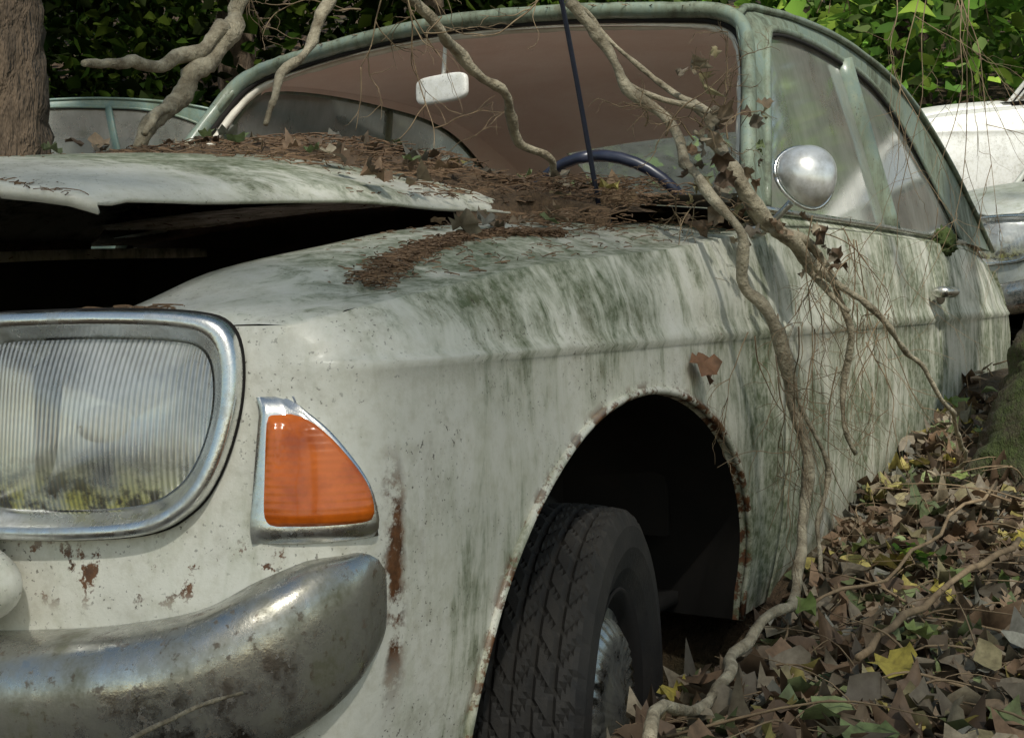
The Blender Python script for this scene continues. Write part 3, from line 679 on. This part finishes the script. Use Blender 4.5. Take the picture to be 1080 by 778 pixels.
def rp_hood():
    x=random.uniform(.12,1.1); y=random.uniform(-.49,.49)
    if noise.noise(Vector((x*5,y*5,7)))<.0+ (.2 if x<.6 and y<-.1 else 0): return None
    return Vector((x,y,hoodz(x,y)+.003))
sprinkle('hood_needles',rp_hood,4600,.020,.0007)
def capz(x,y):
    y=abs(y); y0=yside(x,ZR(x)); v=(y0-y)/(y0-.5); return ZR(x)+(ZI(x)-ZR(x))*sm(v)+.010*math.sin(math.pi*max(0,min(1,v)))
def rp_f():
    t=random.random()**.8; x=.32+.56*t; y=-.715+.08*math.sin(t*2.5)*1+random.gauss(0,.013*(1.2-t)); return Vector((x,y,capz(x,y)+random.uniform(0,.008)))
sprinkle('fender_needles',rp_f,1900,.02,.0008)
def rp_f2():
    x=random.uniform(.13,.30); y=random.uniform(-.60,-.42); return Vector((x,y,.775+random.uniform(0,.025)*(1 if y<-.47 else .3)))
sprinkle('slam_needles',rp_f2,1400,.03)
def rp_f3():
    x=random.uniform(.3,1.4); y=random.uniform(-.76,-.5); return Vector((x,y,capz(x,y)+.002))
sprinkle('scattered_needles',rp_f3,450,.018,.0007)
railc=catmull(RAIL,6)
def rp_roof():
    i=random.randint(0,16); f=random.uniform(-1,1); p=railc[i]; xo=-.073*sm(1-(p.x-1.736)/.8)
    return Vector((p.x+xo*(1-f*f)+random.uniform(-.01,.02),p.y*f,p.z+.05*(1-f*f)**.9+.004))
sprinkle('roof_needles',rp_roof,1700,.025,.0008)
n=150; xs=rng.uniform(.65,1.4,n); ys=rng.uniform(-.66,.6,n)
leaves('cowl_leaves',[(x,y,topz(x,y)+.028+.015*random.random()) for x,y in zip(xs,ys)],rng.normal(size=(n,3))*.35+[0,0,1],rng.uniform(.025,.06,n),drycols(n),LEAF,car,5,.8)
sp=[(1.17,-.62,.975),(1.20,-.60,.985),(.975,-.840,.712),(.99,-.840,.695),(1.30,-.83,1.12),(1.2,-.5,.985)]
leaves('caught_leaves',[Vector(p) for p in sp],[(-.7,-.7,.5),(-.2,-.7,.8),(-.5,-.4,.8),(.2,-.9,.5),(-.6,-.3,.8),(-.5,-.4,.8)],[.085,.07,.06,.05,.04,.06],[(.30,.20,.11),(.22,.15,.08),(.24,.12,.06),(.18,.09,.05),(.24,.18,.11),(.3,.24,.12)],LEAF,car,5,.9)
n=46; P=np.array([(1.17,-.80,1.02)])+rng.normal(size=(n,3))*[.07,.035,.07]
P2_=np.array([(1.30,-.90,.88)])+rng.normal(size=(14,3))*[.07,.02,.04]; P=np.concatenate([P,P2_]); n=len(P)
leaves('clinging_leaves',P,rng.normal(size=(n,3))+[-.3,-.4,.3],rng.uniform(.018,.048,n),drycols(n)*1.15,LEAF,dead,5,1.4)
B=Acc(); ellipsoid(B,(2.98,-.785,.955),(.07,.030,.040),nu=40,nv=24,f=lambda v:v*(1+.35*noise.noise(v*4)+.25*noise.noise(v*12))); B.ob('moss_clump',simple('moss',(.02,.035,.006),(.07,.10,.02),.95,0,60,1,150),car)
# ------------------------------------------------------------------ twigs
tw=Acc()
def twig(p,d,l,r,droop=.4,dep=0):
    pts=[p]; v=Vector(d).normalized(); q=p.copy()
    for k in range(6):
        v=(v+Vector((random.gauss(0,.28),random.gauss(0,.22),random.gauss(0,.22)-droop*.22))).normalized(); q=q+v*l/6; pts.append(q.copy())
        if dep>0 and random.random()<.6: twig(q.copy(),v+Vector((random.gauss(0,.8),random.gauss(0,.7),random.gauss(0,.6))),l*.45,r*.6,droop,dep-1)
    tube(pts,[r,r*.35],sides=4,n=3,acc=tw)
for i in range(28):
    p=Vector((random.uniform(1.0,1.6),random.uniform(-1.0,-.87),random.uniform(.65,.92))); twig(p,(random.uniform(-.6,.6),random.uniform(-.2,.2),random.uniform(-1,.1)),random.uniform(.12,.40),.0012,.7,2)
for i in range(12):
    p=Vector((random.uniform(1.05,1.2),random.uniform(-.85,-.72),random.uniform(.95,1.12))); twig(p,(random.uniform(-.8,.5),random.uniform(-.3,.2),random.uniform(-.4,.6)),random.uniform(.08,.18),.0016,.1,2)
for i in range(7):
    p=Vector((random.uniform(1.6,2.1),random.uniform(-1.05,-.95),1.42)); twig(p,(random.uniform(-.3,.3),0,-1),random.uniform(.3,.7),.0013,.7,2)
for i in range(8):
    p=Vector((random.uniform(.8,1.5),random.uniform(-.4,.3),1.42)); twig(p,(random.uniform(-1,1),0,-.3),random.uniform(.15,.35),.0022,.2,2)
tw.ob('twigs',TWIG,dead)
gt=Acc()
for i in range(300):
    x=random.uniform(.4,3.2); y=-random.uniform(.88,2.2); z=gh(x,y)+.02; a=random.uniform(0,6.28); l=random.uniform(.06,.32)
    p=Vector((x,y,z)); d=Vector((math.cos(a),math.sin(a),random.uniform(-.05,.2)))*l
    q=p+d; q.z=max(q.z,gh(q.x,q.y)+.015)
    if q.y>-.86: continue
    m_=(p+q)/2+Vector((random.gauss(0,.02),random.gauss(0,.02),.02)); tube([p,m_,q],[random.uniform(.0007,.003),.0005],sides=5,n=4,acc=gt)
for pts,r in (([(1.0,-.98,.36),(1.35,-1.05,.385),(1.8,-1.1,.44)],.003),([(.75,-1.12,.365),(1.1,-1.14,.37),(1.5,-1.2,.40)],.005)): tube(pts,r,sides=8,n=6,jit=.02,rough=.4,acc=gt,jf=9)
for i in range(4500):
    x=random.uniform(.4,2.8); y=-random.uniform(.86,1.9); z=gh(x,y)+random.uniform(.008,.03); a=random.uniform(0,6.28); l=random.uniform(.01,.03); d=Vector((math.cos(a),math.sin(a),random.uniform(-.2,.3)))*l
    p=Vector((x,y,z)); tube([p-d,p+d],.0007,sides=3,n=1,acc=gt,cap=False)
gt.ob('ground_twigs',TWIG)
# ------------------------------------------------------------------ ground leaves
def litter(n1,n2,lift=.013):
    xs=np.concatenate([rng.uniform(.35,2.8,n1),rng.uniform(-2,9,n2)]); ys=np.concatenate([-rng.uniform(.84,2.2,n1),rng.uniform(-5,5,n2)])
    ok=[(x,y) for x,y in zip(xs,ys) if not(-.1<x<4.4 and abs(y)<.83)]
    n=len(ok); P=np.array([(x,y,gh(x,y)+abs(random.gauss(0,lift))+.006) for (x,y) in ok])
    return P,n
lit=empty('leaf_litter')
P,n=litter(6000,3500); leaves('oval_leaves',P,rng.normal(size=(n,3))*.38+[0,0,1],rng.uniform(.020,.065,n),drycols(n),LEAF,lit,10,.8)
P,n=litter(3000,2200); leaves('lobed_leaves',P,rng.normal(size=(n,3))*.34+[0,0,1],rng.uniform(.035,.10,n),drycols(n),LEAF,lit,5,.9)
P,n=litter(120,40,.03); cc=np.array([(.18,.27,.07),(.48,.40,.08),(.24,.31,.09),(.40,.36,.12)])[rng.integers(0,4,n)]; leaves('fresh_leaves',P+[0,0,.010],rng.normal(size=(n,3))*.35+[-.2,-.2,1],rng.uniform(.035,.08,n),cc,LEAF,lit,5,.8)
sd=empty('seedlings'); A=Acc(); P=[];N_=[]
for (x,y) in ((1.55,-1.28),(1.25,-1.42),(1.9,-1.35),(1.45,-1.05)):
    z=gh(x,y)
    for k in range(3):
        b_=Vector((x+random.gauss(0,.03),y+random.gauss(0,.03),z+random.uniform(.04,.08))); tube([(x,y,z),b_],.001,sides=4,n=2,acc=A)
        for j in range(4): P.append(b_+Vector((random.gauss(0,.015),random.gauss(0,.015),random.gauss(0,.008)))); N_.append((random.gauss(0,.3),random.gauss(0,.3),1))
A.ob('stems',TWIG,sd); m=len(P); leaves('leaves',P,N_,rng.uniform(.016,.032,m),greencols(m,1.1),FOL,sd,10,.3)
# ------------------------------------------------------------------ trees
def tree(name,base,lean,r,h,mat=BARK,nl=1500,ls=.12,limbs=7,flare=1.5,b=1.,per=4,sig=.38):
    e=empty(name); B_=Vector(base); pts=[B_+Vector((lean[0]*t,lean[1]*t,0))+Vector((0,0,h*t-.1)) for t in (0,.04,.1,.25,.5,.75,1)]
    V,F=tube(pts,[r*flare,r*1.15,r*1.02,r*.95,r*.8,r*.5,r*.2],sides=28,n=24,rough=.14); mesh_ob('trunk',V,F,mat,e)
    top=[]; L=Acc()
    for i in range(limbs):
        t=random.uniform(.4,.95); p=B_+Vector((lean[0]*t,lean[1]*t,h*t)); a=random.uniform(0,6.28); l=random.uniform(.8,2.2)*(1.25-t)
        q=p+Vector((math.cos(a)*l,math.sin(a)*l,l*.5)); tube([p,(p+q)/2+Vector((0,0,.15)),q],[r*.35,r*.06],sides=7,n=5,jit=.1,acc=L); top+=[(p+q)/2,q,q+Vector((0,0,.5))]
    L.ob('limbs',mat,e)
    cs=[c+Vector((random.gauss(0,.5),random.gauss(0,.5),random.gauss(0,.4))) for c in top for _ in range(per)]
    k=nl//len(cs)+1; P=np.concatenate([np.array(c)+rng.normal(size=(k,3))*[sig,sig,sig*.6] for c in cs]); m=len(P)
    leaves('crown',P,rng.normal(size=(m,3))+[0,0,.8],rng.uniform(.6,1.3,m)*ls,greencols(m,b),FOL,e,4)
    return e
tree('tree',(2.12,-1.15,.42),(.75,-1.35),.120,6.5,MBARK,flare=1.5,nl=700)
tree('tree.001',(2.29,2.14,.3),(-.15,.1),.165,8,BARK)
for i,(s,a,r,h) in enumerate([(9,-.46,.10,7),(11,-.2,.16,9),(10,-.05,.09,8),(12,.10,.14,9),(10.5,.22,.07,7),(14,.30,.2,10),(12,.42,.1,8),(16,-.4,.2,10),(17,.0,.2,10),(9,.60,.15,8),(9,-.65,.15,8)]):
    x=-.826+s*(.872+.486*a); y=-1.53+s*(.487-.873*a); tree('tree.%03d'%(i+2),(x,y,gh(x,y)),(random.uniform(-.5,.5),random.uniform(-.5,.5)),r,h,nl=1600,ls=.16,b=.5 if a<.1 else 1.)  # left-hand crowns get halved leaf colour, shade painted in
for i,(x,y,h) in enumerate([(-3.8,-3.3,8),(-5.6,-4.6,9),(-6.0,-2.0,8)]):  # unseen trees behind the camera, added so their crowns dapple the sun
    tree('tree.%03d'%(i+14),(x,y,gh(x,y)),(random.uniform(-.3,.3),random.uniform(-.3,.3)),.14,h,nl=1200,ls=.15,limbs=8,per=2,sig=.27)
cs=[]; lit_mul=[]
for i in range(900):
    s=random.uniform(9.5,20); a=random.uniform(-.75,.75); x=-.826+s*(.872+.486*a); y=-1.53+s*(.487-.873*a); z=gh(x,y)+random.uniform(.1,1)**1.3*4.0
    cs.append((x,y,z)); lit_mul.append(.26 if a<.02 else .26+1.45*min(1,(a-.02)/.12))  # shade on the left and sunlit foliage on the right, put into leaf colour
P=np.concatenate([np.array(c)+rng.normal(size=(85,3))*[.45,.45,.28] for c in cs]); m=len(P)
cl=np.repeat((.35+1.3*rng.random(len(cs)))*np.array(lit_mul),85)[:,None]
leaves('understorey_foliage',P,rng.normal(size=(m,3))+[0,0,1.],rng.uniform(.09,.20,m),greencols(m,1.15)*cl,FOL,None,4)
sprig=empty('overhanging_branch'); A=Acc(); base=Vector((3.1,-.49,1.62)); Rr=Vector((.487,-.873,0)); P=[]
for k in range(7):
    a=base+Rr*(-.1+.08*k)+Vector((random.gauss(0,.1),0,.32)); b_=a+Rr*random.uniform(-.15,.2)+Vector((random.gauss(0,.1),0,-.32)); tube([a,(a+b_)/2+Vector((0,0,.03)),b_],[.004,.0015],sides=5,n=5,jit=.03,acc=A)
    for j in range(11): P.append(tuple(a.lerp(b_,.2+.8*j/10)+Vector((random.gauss(0,.04),random.gauss(0,.04),random.gauss(0,.03)))))
A.ob('twig',TWIG,sprig); m=len(P); leaves('leaves',P,rng.normal(size=(m,3))*.5+[0,-.3,1],rng.uniform(.07,.12,m),greencols(m,1.7),FOL,sprig)
# ------------------------------------------------------------------ camera, light
f_=1398.6; CAM=Vector((-.826,-1.530,.790)); yaw,pit,rol=.509,-.044,-.020
Fv=Vector((math.cos(yaw)*math.cos(pit),math.sin(yaw)*math.cos(pit),math.sin(pit))); Rv=Vector((math.sin(yaw),-math.cos(yaw),0)); Uv=Rv.cross(Fv)
R2=Rv*math.cos(rol)+Uv*math.sin(rol); U2=Uv*math.cos(rol)-Rv*math.sin(rol)
cd=bpy.data.cameras.new('camera'); co=link(bpy.data.objects.new('camera',cd)); scene.camera=co
cd.sensor_width=36; cd.lens=36*f_/1080; cd.clip_end=600; cd.clip_start=.05
co.matrix_world=Matrix((( R2.x,U2.x,-Fv.x,CAM.x),(R2.y,U2.y,-Fv.y,CAM.y),(R2.z,U2.z,-Fv.z,CAM.z),(0,0,0,1)))
w=bpy.data.worlds.new('World'); scene.world=w; w.use_nodes=True; nt=w.node_tree; bg=nt.nodes['Background']; sk=nt.nodes.new('ShaderNodeTexSky'); sk.sky_type='NISHITA'; sk.sun_disc=False
to=Vector((-.55,-.45,.80)).normalized(); sk.sun_elevation=math.asin(to.z); sk.sun_rotation=math.atan2(to.x,to.y)
mu=nt.nodes.new('ShaderNodeMix'); mu.data_type='RGBA'; mu.blend_type='MULTIPLY'; mu.inputs[0].default_value=1; mu.inputs[7].default_value=(1.0,.94,.74,1)
nt.links.new(sk.outputs[0],mu.inputs[6]); nt.links.new(mu.outputs[2],bg.inputs[0]); bg.inputs[1].default_value=.15
sl=bpy.data.lights.new('sun','SUN'); so=link(bpy.data.objects.new('sun',sl)); sl.energy=4.3; sl.angle=math.radians(1.8); sl.color=(1,.97,.88); so.rotation_euler=to.to_track_quat('Z','Y').to_euler(); so.location=(-5,-4,8)
scene.view_settings.view_transform='Standard'; scene.view_settings.look='None'; scene.view_settings.exposure=0
